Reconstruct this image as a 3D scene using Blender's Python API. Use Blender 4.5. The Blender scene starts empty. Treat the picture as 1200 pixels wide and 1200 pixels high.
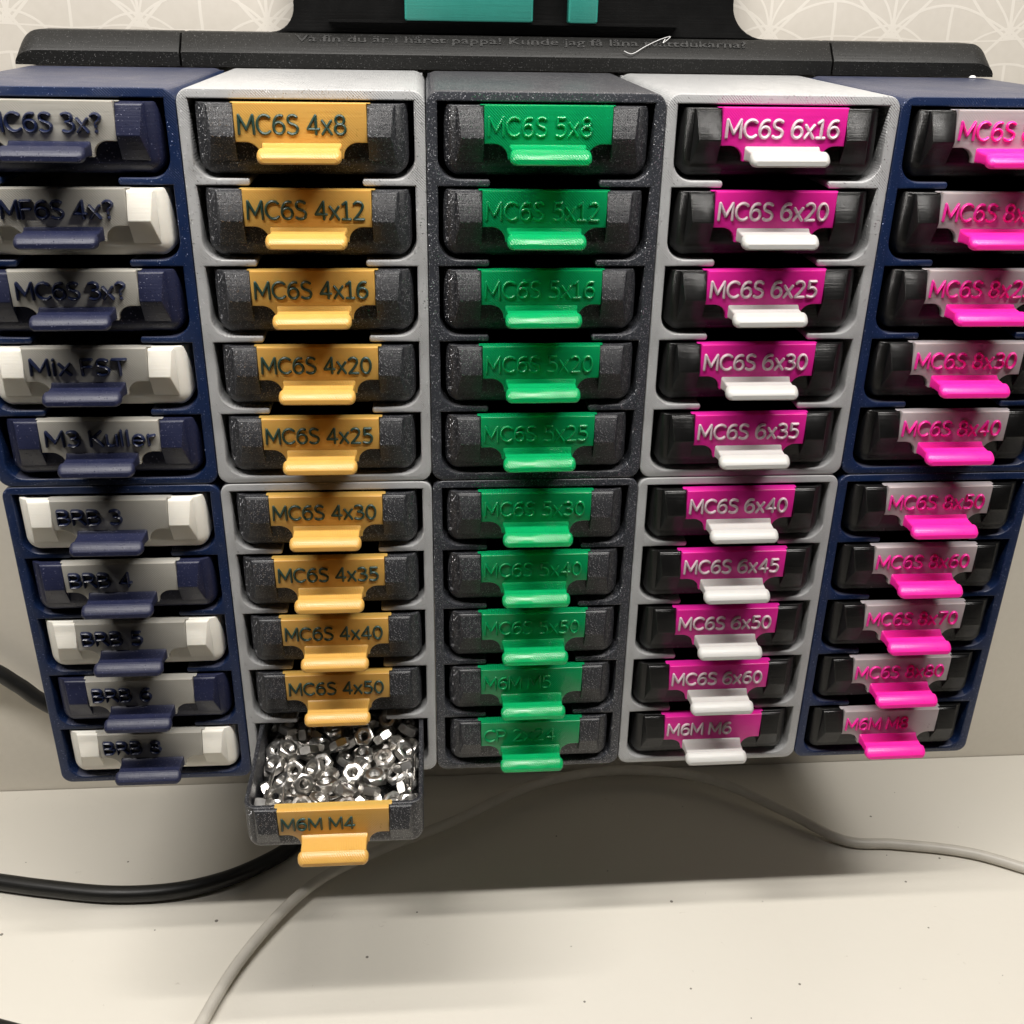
# Wall of small-parts drawer cabinets, one drawer pulled out and full of hex nuts.
# All dimensions below are millimetres; S turns them into metres.
import bpy, bmesh, math, random
from mathutils import Vector, Matrix, Euler

random.seed(11)
S = 0.001
sc = bpy.context.scene
col = sc.collection
R = math.radians

# ---------------------------------------------------------------- camera
CAM_ROT = [[0.997119, 0.01743, -0.073827], [-0.074005, 0.437226, -0.896302], [0.016657, 0.899183, 0.437256]]
CAM_LOC = [144.31, -333.56, 25.13]
CAM_LENS = 37.303

cd = bpy.data.cameras.new('camera')
cam = bpy.data.objects.new('camera', cd)
col.objects.link(cam)
m = Matrix(CAM_ROT).to_4x4()
m.translation = Vector(CAM_LOC) * S
cam.matrix_world = m
cd.lens = CAM_LENS
cd.sensor_width = 36
cd.clip_start = 0.005
cd.clip_end = 50
sc.camera = cam

# ---------------------------------------------------------------- world, lamps, exposure
w = bpy.data.worlds.new('World')
sc.world = w
w.use_nodes = True
w.node_tree.nodes['Background'].inputs[0].default_value = (1.0, 0.90, 0.76, 1)
w.node_tree.nodes['Background'].inputs[1].default_value = 0.012
sc.view_settings.view_transform = 'Standard'
sc.view_settings.look = 'None'
sc.view_settings.gamma = 1
sc.view_settings.exposure = 0
sc.view_settings.use_curve_mapping = False


def area(name, loc, target, sx, sy, power, colr):
    l = bpy.data.lights.new(name, 'AREA')
    l.shape = 'RECTANGLE'
    l.size = sx * S
    l.size_y = sy * S
    l.energy = power
    l.color = colr
    o = bpy.data.objects.new(name, l)
    col.objects.link(o)
    o.location = Vector(loc) * S
    d = (Vector(target) - Vector(loc)).normalized()
    o.rotation_euler = d.to_track_quat('-Z', 'Y').to_euler()
    return o


# work lamps under a shelf above the bench, outside the frame
area('work_lamp', (60, -228, 520), (60, 0, -200), 980, 22, 10.3, (1.0, 0.96, 0.91))
area('work_lamp', (520, -228, 520), (520, 0, -200), 200, 22, 1.4, (1.0, 0.96, 0.91))


# ---------------------------------------------------------------- materials
def new_mat(name):
    mt = bpy.data.materials.new(name)
    mt.use_nodes = True
    return mt, mt.node_tree, mt.node_tree.nodes['Principled BSDF']


def node(nt, t, **kw):
    n = nt.nodes.new(t)
    for k, v in kw.items():
        if k in n.inputs:
            n.inputs[k].default_value = v
        else:
            setattr(n, k, v)
    return n


def mix_color(nt, fac, a, b, mode='MIX'):
    n = nt.nodes.new('ShaderNodeMix')
    n.data_type = 'RGBA'
    n.blend_type = mode
    for sock, val in ((n.inputs[0], fac), (n.inputs[6], a), (n.inputs[7], b)):
        if hasattr(val, 'is_output'):
            nt.links.new(val, sock)
        else:
            sock.default_value = val
    return n.outputs[2]


def math_n(nt, op, a, b=None, c=None):
    n = nt.nodes.new('ShaderNodeMath')
    n.operation = op
    for i, val in enumerate((a, b, c)):
        if val is None:
            continue
        if hasattr(val, 'is_output'):
            nt.links.new(val, n.inputs[i])
        else:
            n.inputs[i].default_value = val
    return n.outputs[0]


def ramp(nt, src, pts):
    n = nt.nodes.new('ShaderNodeValToRGB')
    e = n.color_ramp.elements
    while len(e) < len(pts):
        e.new(0.5)
    for i, (pos, c) in enumerate(pts):
        e[i].position = pos
        e[i].color = c
    nt.links.new(src, n.inputs[0])
    return n.outputs[0]


def plastic(name, base, rough=0.4, glitter=0.0, flake=(0.5, 0.5, 0.55, 1), layer='z', layer_amt=0.12,
            hatch=0.0, sss=0.0, trans=0.0, spec=0.5, coat=0.0, mottled=0.12, flake_scale=3600, flake_cut=0.93, dust_sheen=0.0, streak=1.6):
    """Printed plastic: fine layer ridges, optional diagonal top-skin hatch, optional glitter flakes."""
    mt, nt, b = new_mat(name)
    L = nt.links
    tc = node(nt, 'ShaderNodeTexCoord')
    co = tc.outputs['Object']
    nz = node(nt, 'ShaderNodeTexNoise', Scale=160.0, Detail=4.0)
    L.new(co, nz.inputs['Vector'])
    dark = tuple(c * (1 - mottled) for c in base[:3]) + (1,)
    lite = tuple(min(1, c * (1 + mottled)) for c in base[:3]) + (1,)
    c = mix_color(nt, nz.outputs['Fac'], dark, lite)
    rgh = math_n(nt, 'MULTIPLY_ADD', nz.outputs['Fac'], 0.16, rough - 0.08)
    flake_n = None
    if dust_sheen > 0:  # up-facing faces greyed: dust, plus grazing reflection put into the colour
        gm = node(nt, 'ShaderNodeNewGeometry')
        gz = node(nt, 'ShaderNodeSeparateXYZ')
        L.new(gm.outputs['Normal'], gz.inputs[0])
        up = math_n(nt, 'GREATER_THAN', gz.outputs[2], 0.8)
        dn = node(nt, 'ShaderNodeTexNoise', Scale=45.0, Detail=5.0)
        L.new(co, dn.inputs['Vector'])
        c = mix_color(nt, math_n(nt, 'MULTIPLY', up, math_n(nt, 'MULTIPLY', dn.outputs['Fac'], dust_sheen)), c, (0.42, 0.38, 0.36, 1))
    if glitter > 0:
        v = node(nt, 'ShaderNodeTexVoronoi', Scale=float(flake_scale))
        L.new(co, v.inputs['Vector'])
        sp = node(nt, 'ShaderNodeSeparateColor')
        L.new(v.outputs['Color'], sp.inputs[0])
        f = math_n(nt, 'GREATER_THAN', sp.outputs[0], flake_cut)
        f2 = math_n(nt, 'MULTIPLY', f, math_n(nt, 'MULTIPLY', sp.outputs[1], glitter))
        c = mix_color(nt, f2, c, flake)
        L.new(f2, b.inputs['Metallic'])
        rgh = math_n(nt, 'SUBTRACT', rgh, math_n(nt, 'MULTIPLY', f2, 0.15))
        sub = node(nt, 'ShaderNodeVectorMath', operation='SUBTRACT')
        L.new(v.outputs['Color'], sub.inputs[0])
        sub.inputs[1].default_value = (0.5, 0.5, 0.5)
        scl = node(nt, 'ShaderNodeVectorMath', operation='SCALE')
        L.new(sub.outputs[0], scl.inputs[0])
        L.new(math_n(nt, 'MULTIPLY', f, 1.6), scl.inputs['Scale'])
        flake_n = scl.outputs[0]
    L.new(c, b.inputs['Base Color'])
    L.new(rgh, b.inputs['Roughness'])
    b.inputs['Specular IOR Level'].default_value = spec
    if coat:
        b.inputs['Coat Weight'].default_value = coat
        b.inputs['Coat Roughness'].default_value = 0.15
    if sss:
        b.inputs['Subsurface Weight'].default_value = sss
        b.inputs['Subsurface Radius'].default_value = (1.0, 0.8, 0.6)
        b.inputs['Subsurface Scale'].default_value = 0.0016
    if trans:
        b.inputs['Transmission Weight'].default_value = trans
    # ridges
    sx = node(nt, 'ShaderNodeSeparateXYZ')
    L.new(co, sx.inputs[0])
    ax = {'x': 0, 'y': 1, 'z': 2}[layer]
    warp = math_n(nt, 'MULTIPLY', nz.outputs['Fac'], 2.2)
    wv = math_n(nt, 'SINE', math_n(nt, 'ADD', math_n(nt, 'MULTIPLY', sx.outputs[ax], 2 * math.pi / 0.00031), warp))
    hgt = math_n(nt, 'MULTIPLY', wv, layer_amt)
    if hatch:
        dg = math_n(nt, 'ADD', sx.outputs[0], sx.outputs[2])
        hv = math_n(nt, 'SINE', math_n(nt, 'MULTIPLY', dg, 2 * math.pi / 0.00085))
        n2 = node(nt, 'ShaderNodeTexNoise', Scale=70.0, Detail=2.0)
        L.new(co, n2.inputs['Vector'])
        patch = ramp(nt, n2.outputs['Fac'], [(0.42, (0.15, 0.15, 0.15, 1)), (0.6, (1, 1, 1, 1))])
        hgt = math_n(nt, 'ADD', hgt, math_n(nt, 'MULTIPLY', math_n(nt, 'MULTIPLY', hv, patch), hatch))
    # uneven layer lines running along the print
    if streak:
        mp = node(nt, 'ShaderNodeMapping')
        mp.inputs['Scale'].default_value = tuple(1.0 if i == ax else 0.03 for i in range(3))
        L.new(co, mp.inputs['Vector'])
        ns = node(nt, 'ShaderNodeTexNoise', Scale=1500.0, Detail=2.0)
        L.new(mp.outputs[0], ns.inputs['Vector'])
        hgt = math_n(nt, 'ADD', hgt, math_n(nt, 'MULTIPLY', ns.outputs['Fac'], streak))
    n3 = node(nt, 'ShaderNodeTexNoise', Scale=1500.0, Detail=3.0)
    L.new(co, n3.inputs['Vector'])
    hgt = math_n(nt, 'ADD', hgt, math_n(nt, 'MULTIPLY', n3.outputs['Fac'], 0.6))
    bp = node(nt, 'ShaderNodeBump', Strength=0.55, Distance=0.00007)
    L.new(hgt, bp.inputs['Height'])
    nrm = bp.outputs[0]
    if flake_n is not None:
        ad = node(nt, 'ShaderNodeVectorMath', operation='ADD')
        L.new(nrm, ad.inputs[0])
        L.new(flake_n, ad.inputs[1])
        nn = node(nt, 'ShaderNodeVectorMath', operation='NORMALIZE')
        L.new(ad.outputs[0], nn.inputs[0])
        nrm = nn.outputs[0]
    L.new(nrm, b.inputs['Normal'])
    return mt


MT = {}
MT['silver'] = plastic('silver_grey_plastic', (0.425, 0.43, 0.435), 0.36, 0.35, (0.75, 0.75, 0.75, 1), hatch=1.2, mottled=0.07)
MT['navy'] = plastic('navy_glitter_plastic', (0.006, 0.018, 0.066), 0.40, 0.8, (0.35, 0.40, 0.6, 1), hatch=1.2, flake_cut=0.97, flake_scale=4400, dust_sheen=0.22)
MT['charcoal'] = plastic('charcoal_glitter_plastic', (0.040, 0.043, 0.052), 0.36, 0.7, (0.8, 0.8, 0.86, 1), flake_cut=0.85, flake_scale=4000, hatch=0.3, dust_sheen=0.12)
MT['navy_tray'] = plastic('navy_tray_plastic', (0.012, 0.015, 0.044), 0.44, 0.5, (0.3, 0.3, 0.45, 1), layer='z', flake_cut=0.97, flake_scale=4600)
MT['cream'] = plastic('cream_plastic', (0.84, 0.81, 0.73), 0.5, 0.0, layer='z', mottled=0.04, layer_amt=0.25, sss=0.15)
MT['graphite'] = plastic('graphite_glitter_plastic', (0.017, 0.018, 0.022), 0.38, 0.8, (0.75, 0.75, 0.78, 1), layer='z', flake_cut=0.88, flake_scale=4600, spec=0.6, layer_amt=0.6)
MT['black'] = plastic('black_gloss_plastic', (0.004, 0.004, 0.004), 0.24, layer='z', layer_amt=0.7, spec=0.42)
MT['black_flat'] = plastic('black_smooth_plastic', (0.003, 0.003, 0.003), 0.45, layer_amt=0.0, spec=0.2)
MT['rail'] = plastic('black_matt_plastic', (0.007, 0.007, 0.0065), 0.48, 0.5, (0.3, 0.3, 0.3, 1), layer='z', layer_amt=0.05, flake_cut=0.95, flake_scale=4500, spec=0.34)
MT['grey_plate'] = plastic('grey_translucent_plastic', (0.40, 0.385, 0.345), 0.38, hatch=1.0, sss=0.2, mottled=0.08)
MT['amber'] = plastic('amber_translucent_plastic', (0.74, 0.43, 0.105), 0.30, hatch=0.6, sss=0.35, trans=0.12, mottled=0.08)
MT['green'] = plastic('green_translucent_plastic', (0.006, 0.60, 0.20), 0.20, hatch=1.3, sss=0.3, trans=0.5, coat=0.1)
MT['pink'] = plastic('pink_plastic', (0.78, 0.018, 0.33), 0.34, hatch=0.5, sss=0.25, mottled=0.05)
MT['hot_pink'] = plastic('hot_pink_plastic', (1.0, 0.022, 0.38), 0.30, sss=0.35, mottled=0.03)
MT['milky'] = plastic('milky_translucent_plastic', (0.52, 0.46, 0.47), 0.3, hatch=0.3, sss=0.3, trans=0.15, mottled=0.08)
MT['white'] = plastic('white_sparkle_plastic', (0.52, 0.515, 0.495), 0.38, 0.0, sss=0.25, mottled=0.05)
MT['teal_ink'] = plastic('dark_teal_plastic', (0.020, 0.060, 0.052), 0.35)
MT['white_ink'] = plastic('white_letter_plastic', (0.66, 0.52, 0.57), 0.33, sss=0.2)
MT['pink_ink'] = plastic('pink_letter_plastic', (0.95, 0.03, 0.36), 0.28, sss=0.3)
MT['navy_ink'] = plastic('navy_letter_plastic', (0.010, 0.016, 0.050), 0.30, 0.5, (0.4, 0.45, 0.6, 1), flake_cut=0.97)
MT['teal_box'] = plastic('teal_plastic', (0.03, 0.26, 0.21), 0.4)
MT['black_cable'] = plastic('black_rubber', (0.008, 0.008, 0.0075), 0.42, layer_amt=0.0)
MT['white_cable'] = plastic('off_white_cable_sheath', (0.56, 0.53, 0.47), 0.42, layer_amt=0.0)
MT['lint'] = plastic('pale_lint', (0.75, 0.75, 0.75), 0.6, layer_amt=0.0)


def steel_mat():
    mt, nt, b = new_mat('bright_steel')
    tc = node(nt, 'ShaderNodeTexCoord')
    nz = node(nt, 'ShaderNodeTexNoise', Scale=420.0, Detail=3.0)
    nt.links.new(tc.outputs['Object'], nz.inputs['Vector'])
    c = mix_color(nt, nz.outputs['Fac'], (0.62, 0.61, 0.59, 1), (0.80, 0.79, 0.77, 1))
    oi = node(nt, 'ShaderNodeObjectInfo')
    c = mix_color(nt, math_n(nt, 'MULTIPLY', oi.outputs['Random'], 0.35), c, (0.42, 0.37, 0.30, 1))
    nt.links.new(c, b.inputs['Base Color'])
    b.inputs['Metallic'].default_value = 1
    r = math_n(nt, 'MULTIPLY_ADD', nz.outputs['Fac'], 0.18, 0.24)
    nt.links.new(r, b.inputs['Roughness'])
    return mt


MT['steel'] = steel_mat()


def table_mat():
    mt, nt, b = new_mat('white_painted_board')
    L = nt.links
    tc = node(nt, 'ShaderNodeTexCoord')
    co = tc.outputs['Object']
    n1 = node(nt, 'ShaderNodeTexNoise', Scale=9.0, Detail=5.0)
    L.new(co, n1.inputs['Vector'])
    c = mix_color(nt, n1.outputs['Fac'], (0.69, 0.655, 0.575, 1), (0.75, 0.72, 0.65, 1))
    # scattered dirt specks and short scuffs
    v = node(nt, 'ShaderNodeTexVoronoi', voronoi_dimensions='2D', Scale=44.0)
    L.new(co, v.inputs['Vector'])
    sp = node(nt, 'ShaderNodeSeparateColor')
    L.new(v.outputs['Color'], sp.inputs[0])
    rad = math_n(nt, 'MULTIPLY', math_n(nt, 'POWER', sp.outputs[0], 5.0), 0.034)
    dot = math_n(nt, 'LESS_THAN', v.outputs['Distance'], rad)
    on = math_n(nt, 'GREATER_THAN', sp.outputs[1], 0.45)
    c = mix_color(nt, math_n(nt, 'MULTIPLY', math_n(nt, 'MULTIPLY', dot, on), 0.85), c, (0.10, 0.085, 0.07, 1))
    n2 = node(nt, 'ShaderNodeTexNoise', Scale=120.0, Detail=6.0, Roughness=0.7, Distortion=1.5)
    L.new(co, n2.inputs['Vector'])
    scuff = ramp(nt, n2.outputs['Fac'], [(0.665, (0, 0, 0, 1)), (0.72, (0.45, 0.45, 0.45, 1))])
    c = mix_color(nt, scuff, c, (0.42, 0.38, 0.31, 1))
    L.new(c, b.inputs['Base Color'])
    b.inputs['Roughness'].default_value = 0.42
    n4 = node(nt, 'ShaderNodeTexNoise', Scale=260.0, Detail=3.0)
    L.new(co, n4.inputs['Vector'])
    bp = node(nt, 'ShaderNodeBump', Strength=0.25, Distance=0.0003)
    L.new(n4.outputs['Fac'], bp.inputs['Height'])
    L.new(bp.outputs[0], b.inputs['Normal'])
    return mt


def wall_mat():
    """Beige wallpaper with a pale line pattern of overlapping leaves."""
    mt, nt, b = new_mat('leaf_line_wallpaper')
    L = nt.links
    tc = node(nt, 'ShaderNodeTexCoord')
    co = tc.outputs['Object']
    sx = node(nt, 'ShaderNodeSeparateXYZ')
    wn = node(nt, 'ShaderNodeTexNoise', Scale=25.0, Detail=1.0)
    L.new(co, wn.inputs['Vector'])
    L.new(co, sx.inputs[0])
    wob = math_n(nt, 'MULTIPLY_ADD', wn.outputs['Fac'], 0.006, -0.003)
    X = math_n(nt, 'ADD', sx.outputs[0], wob)
    Z = math_n(nt, 'ADD', sx.outputs[2], wob)

    def fan(px, pz, ox, oz, nray, rmax):
        u = math_n(nt, 'SUBTRACT', math_n(nt, 'WRAP', math_n(nt, 'ADD', X, ox), px, 0.0), px / 2)
        v = math_n(nt, 'WRAP', math_n(nt, 'ADD', Z, oz), pz, 0.0)
        r = math_n(nt, 'SQRT', math_n(nt, 'ADD', math_n(nt, 'MULTIPLY', u, u), math_n(nt, 'MULTIPLY', v, v)))
        th = math_n(nt, 'ARCTAN2', u, v)
        s = math_n(nt, 'ABSOLUTE', math_n(nt, 'SINE', math_n(nt, 'MULTIPLY', th, nray)))
        dist = math_n(nt, 'MULTIPLY', math_n(nt, 'DIVIDE', s, nray), r)
        ray = math_n(nt, 'LESS_THAN', dist, 0.00055)
        ray = math_n(nt, 'MULTIPLY', ray, math_n(nt, 'LESS_THAN', r, rmax))
        # curved leaf edges
        arcs = math_n(nt, 'LESS_THAN', math_n(nt, 'ABSOLUTE', math_n(nt, 'SUBTRACT', r, rmax)), 0.00045)
        u2 = math_n(nt, 'SUBTRACT', math_n(nt, 'ABSOLUTE', u), rmax * 0.75)
        r2 = math_n(nt, 'SQRT', math_n(nt, 'ADD', math_n(nt, 'MULTIPLY', u2, u2), math_n(nt, 'MULTIPLY', v, v)))
        a2 = math_n(nt, 'LESS_THAN', math_n(nt, 'ABSOLUTE', math_n(nt, 'SUBTRACT', r2, rmax * 0.75)), 0.0004)
        return math_n(nt, 'MAXIMUM', math_n(nt, 'MAXIMUM', ray, arcs), a2)

    upper = math_n(nt, 'GREATER_THAN', sx.outputs[2], -0.10)
    f = math_n(nt, 'MAXIMUM', fan(0.048, 0.040, 0.010, 0.008, 4.0, 0.033), fan(0.048, 0.040, 0.034, 0.028, 4.0, 0.031))
    f = math_n(nt, 'MULTIPLY', f, math_n(nt, 'MULTIPLY_ADD', upper, 0.9, 0.1))
    n1 = node(nt, 'ShaderNodeTexNoise', Scale=300.0, Detail=4.0)
    L.new(co, n1.inputs['Vector'])
    c = mix_color(nt, n1.outputs['Fac'], (0.58, 0.54, 0.475, 1), (0.64, 0.60, 0.535, 1))
    # below the paper the wall is a plain pale board
    c = mix_color(nt, upper, mix_color(nt, n1.outputs['Fac'], (0.68, 0.635, 0.55, 1), (0.73, 0.685, 0.60, 1)), c)
    c = mix_color(nt, math_n(nt, 'MULTIPLY', f, 0.55), c, (0.78, 0.74, 0.67, 1))
    L.new(c, b.inputs['Base Color'])
    b.inputs['Roughness'].default_value = 0.6
    bp = node(nt, 'ShaderNodeBump', Strength=0.3, Distance=0.0002)
    L.new(f, bp.inputs['Height'])
    L.new(bp.outputs[0], b.inputs['Normal'])
    return mt


MT['table'] = table_mat()
MT['wall'] = wall_mat()


# ---------------------------------------------------------------- mesh helpers
def mesh_from(name, verts, faces, mat, angle=35):
    me = bpy.data.meshes.new(name)
    me.from_pydata([(x * S, y * S, z * S) for x, y, z in verts], [], faces)
    bm = bmesh.new()
    bm.from_mesh(me)
    bmesh.ops.recalc_face_normals(bm, faces=bm.faces)
    bm.to_mesh(me)
    bm.free()
    me.materials.append(mat)
    me.polygons.foreach_set('use_smooth', [True] * len(me.polygons))
    me.set_sharp_from_angle(angle=R(angle))
    return me


def link(name, me, parent=None, loc=(0, 0, 0), rot=(0, 0, 0)):
    o = bpy.data.objects.new(name, me)
    col.objects.link(o)
    o.location = Vector(loc) * S
    o.rotation_euler = rot
    if parent:
        o.parent = parent
    return o


def tag(o, label=None, cat=None, group=None, kind=None):
    for k, v in (('label', label), ('category', cat), ('group', group), ('kind', kind)):
        if v:
            o[k] = v
    return o


def loft(rings, cap0=True, cap1=True):
    n = len(rings[0])
    vs = [p for r in rings for p in r]
    fs = []
    for j in range(len(rings) - 1):
        for k in range(n):
            fs.append((j * n + k, j * n + (k + 1) % n, (j + 1) * n + (k + 1) % n, (j + 1) * n + k))
    if cap0:
        fs.append(tuple(range(n - 1, -1, -1)))
    if cap1:
        b = (len(rings) - 1) * n
        fs.append(tuple(range(b, b + n)))
    return vs, fs


def rrect(x0, x1, y0, y1, r, n=6):
    """Rounded rectangle outline, counter-clockwise."""
    r = max(min(r, (x1 - x0) / 2 - 1e-3, (y1 - y0) / 2 - 1e-3), 0.01)
    pts = []
    for cx, cy, a0 in ((x1 - r, y0 + r, -90), (x1 - r, y1 - r, 0), (x0 + r, y1 - r, 90), (x0 + r, y0 + r, 180)):
        for i in range(n + 1):
            a = R(a0 + 90 * i / n)
            pts.append((cx + r * math.cos(a), cy + r * math.sin(a)))
    return pts


def curve_solid(name, loops, depth, bevel, mat, y_front=0.0, res=2):
    """Closed 2D outlines (first one solid, others holes) in the XZ plane, extruded along +Y from y_front."""
    cu = bpy.data.curves.new(name, 'CURVE')
    cu.dimensions = '2D'
    cu.fill_mode = 'BOTH'
    for lp in loops:
        sp = cu.splines.new('POLY')
        sp.points.add(len(lp) - 1)
        for i, (x, z) in enumerate(lp):
            sp.points[i].co = (x, z, 0, 1)
        sp.use_cyclic_u = True
    cu.extrude = depth / 2 - bevel
    cu.bevel_depth = bevel
    cu.bevel_resolution = res
    cu.offset = -bevel
    ob = bpy.data.objects.new(name, cu)
    col.objects.link(ob)
    dg = bpy.context.evaluated_depsgraph_get()
    me = bpy.data.meshes.new_from_object(ob.evaluated_get(dg))
    bpy.data.objects.remove(ob)
    bpy.data.curves.remove(cu)
    me.name = name
    for v in me.vertices:
        x, z, d = v.co
        v.co = (x * S, (y_front + depth / 2 - d) * S, z * S)
    me.flip_normals()
    bm = bmesh.new()
    bm.from_mesh(me)
    bmesh.ops.remove_doubles(bm, verts=bm.verts, dist=1e-7)
    bmesh.ops.recalc_face_normals(bm, faces=bm.faces)
    bm.to_mesh(me)
    bm.free()
    me.materials.clear()
    me.materials.append(mat)
    me.polygons.foreach_set('use_smooth', [True] * len(me.polygons))
    me.set_sharp_from_angle(angle=R(30))
    return me


def text_mesh(name, body, mat, x0, width, z0, cap, y_back, depth, bold=0.0, bevel=0.18):
    """Raised lettering: starts at x0, is `width` wide, capitals `cap` tall from z0, sticks out towards -Y."""
    cu = bpy.data.curves.new(name, 'FONT')
    cu.body = body
    cu.size = 10
    cu.offset = bold
    cu.extrude = 0.5
    cu.resolution_u = 4
    cu.bevel_depth = bevel
    cu.bevel_resolution = 1
    ob = bpy.data.objects.new(name, cu)
    col.objects.link(ob)
    dg = bpy.context.evaluated_depsgraph_get()
    me = bpy.data.meshes.new_from_object(ob.evaluated_get(dg))
    bpy.data.objects.remove(ob)
    xs = [v.co.x for v in me.vertices]
    ys = [v.co.y for v in me.vertices]
    zs = [v.co.z for v in me.vertices]
    capn = 7.29 + 2 * bold
    kz = cap / capn
    kx = width / (max(xs) - min(xs)) if width else kz
    for v in me.vertices:
        d = (v.co.z - min(zs)) / (max(zs) - min(zs))
        v.co = ((x0 + (v.co.x - min(xs)) * kx) * S, (y_back - d * depth) * S, (z0 + v.co.y * kz) * S)
    me.name = name
    me.materials.clear()
    me.materials.append(mat)
    return me


# stroke lettering: every glyph is a few pen strokes on a cap height of 1
def arc(cx, cy, rx, ry, a0, a1, n=14):
    return [(cx + rx * math.cos(R(a0 + (a1 - a0) * i / n)), cy + ry * math.sin(R(a0 + (a1 - a0) * i / n))) for i in range(n + 1)]


def smooth(pts, sub=4):
    out = []
    for i in range(len(pts) - 1):
        p0, p1, p2, p3 = pts[max(i - 1, 0)], pts[i], pts[i + 1], pts[min(i + 2, len(pts) - 1)]
        for j in range(sub):
            t = j / sub
            out.append(tuple(0.5 * (2 * b + (c - a) * t + (2 * a - 5 * b + 4 * c - d) * t * t + (3 * b - a - 3 * c + d) * t ** 3)
                             for a, b, c, d in zip(p0, p1, p2, p3)))
    out.append(pts[-1])
    return out


GLYPH = {
    'M': (0.84, [[(0, 0), (0.03, 1), (0.42, 0.22), (0.81, 1), (0.84, 0)]]),
    'C': (0.70, [arc(0.42, 0.5, 0.42, 0.5, 48, 312, 20)]),
    '6': (0.60, [smooth([(0.52, 0.96), (0.38, 0.98), (0.20, 0.90), (0.07, 0.70), (0.015, 0.45), (0.02, 0.30)]), arc(0.31, 0.31, 0.29, 0.31, 0, 360, 20)]),
    'S': (0.56, [smooth([(0.52, 0.91), (0.40, 0.98), (0.27, 1.0), (0.12, 0.95), (0.04, 0.83), (0.05, 0.68), (0.14, 0.58), (0.29, 0.52),
                         (0.44, 0.45), (0.54, 0.34), (0.54, 0.20), (0.46, 0.06), (0.29, 0.0), (0.14, 0.01), (0.01, 0.08)])]),
    '4': (0.62, [[(0.46, 0), (0.46, 1), (0.0, 0.27), (0.62, 0.27)]]),
    'x': (0.50, [[(0, 0), (0.50, 0.72)], [(0, 0.72), (0.50, 0)]]),
    '8': (0.60, [arc(0.30, 0.76, 0.24, 0.24, 0, 360, 18), arc(0.30, 0.27, 0.29, 0.27, 0, 360, 18)]),
    '1': (0.46, [[(0.04, 0.84), (0.25, 1), (0.25, 0)], [(0.02, 0), (0.46, 0)]]),
    '2': (0.57, [smooth([(0.03, 0.88), (0.15, 0.98), (0.30, 1), (0.45, 0.93), (0.52, 0.77), (0.46, 0.57), (0.26, 0.28), (0.02, 0.0)]), [(0.02, 0), (0.57, 0)]]),
    '0': (0.60, [arc(0.30, 0.5, 0.29, 0.5, 0, 360, 20)]),
    '5': (0.56, [[(0.50, 1), (0.09, 1), (0.07, 0.56)], smooth([(0.07, 0.56), (0.25, 0.62), (0.42, 0.57), (0.54, 0.43), (0.54, 0.25), (0.45, 0.07), (0.26, 0), (0.02, 0.05)])]),
    '3': (0.56, [smooth([(0.03, 0.93), (0.20, 1), (0.38, 0.97), (0.49, 0.84), (0.47, 0.66), (0.35, 0.56), (0.20, 0.54)]),
                 smooth([(0.20, 0.54), (0.40, 0.51), (0.55, 0.38), (0.54, 0.18), (0.40, 0.03), (0.20, 0), (0.01, 0.06)])]),
    '7': (0.57, [[(0.01, 1), (0.57, 1), (0.18, 0)]]),
    '?': (0.46, [smooth([(0.02, 0.88), (0.16, 0.99), (0.32, 0.98), (0.45, 0.86), (0.42, 0.68), (0.28, 0.54), (0.22, 0.42), (0.22, 0.28)]), [(0.22, 0.0), (0.22, 0.06)]]),
    'F': (0.50, [[(0.50, 1), (0, 1), (0, 0)], [(0, 0.52), (0.44, 0.52)]]),
    'i': (0.10, [[(0.05, 0), (0.05, 0.72)], [(0.05, 0.95), (0.05, 1.0)]]),
    'K': (0.58, [[(0, 0), (0, 1)], [(0.54, 1), (0.03, 0.47)], [(0.16, 0.58), (0.58, 0)]]),
    'u': (0.50, [smooth([(0.02, 0.72), (0.02, 0.25), (0.08, 0.05), (0.24, 0.0), (0.40, 0.07), (0.5, 0.22)]), [(0.5, 0.72), (0.5, 0)]]),
    'l': (0.10, [[(0.05, 0), (0.05, 1.03)]]),
    'e': (0.54, [[(0.03, 0.38), (0.53, 0.38)], arc(0.28, 0.36, 0.26, 0.36, 4, 310, 16)]),
    'r': (0.36, [[(0.03, 0), (0.03, 0.72)], smooth([(0.03, 0.42), (0.12, 0.64), (0.35, 0.70)])]),
    'B': (0.58, [[(0.28, 1), (0, 1), (0, 0), (0.30, 0)], [(0, 0.53), (0.30, 0.53)], arc(0.28, 0.765, 0.24, 0.235, 90, -90, 10), arc(0.30, 0.265, 0.28, 0.265, 90, -90, 10)]),
    'R': (0.60, [[(0.28, 1), (0, 1), (0, 0)], [(0, 0.48), (0.30, 0.48)], arc(0.28, 0.74, 0.26, 0.26, 90, -90, 10), [(0.28, 0.48), (0.60, 0)]]),
    'P': (0.54, [[(0.26, 1), (0, 1), (0, 0)], [(0, 0.44), (0.26, 0.44)], arc(0.26, 0.72, 0.28, 0.28, 90, -90, 10)]),
    'T': (0.64, [[(0, 1), (0.64, 1)], [(0.32, 1), (0.32, 0)]]),
}


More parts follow.
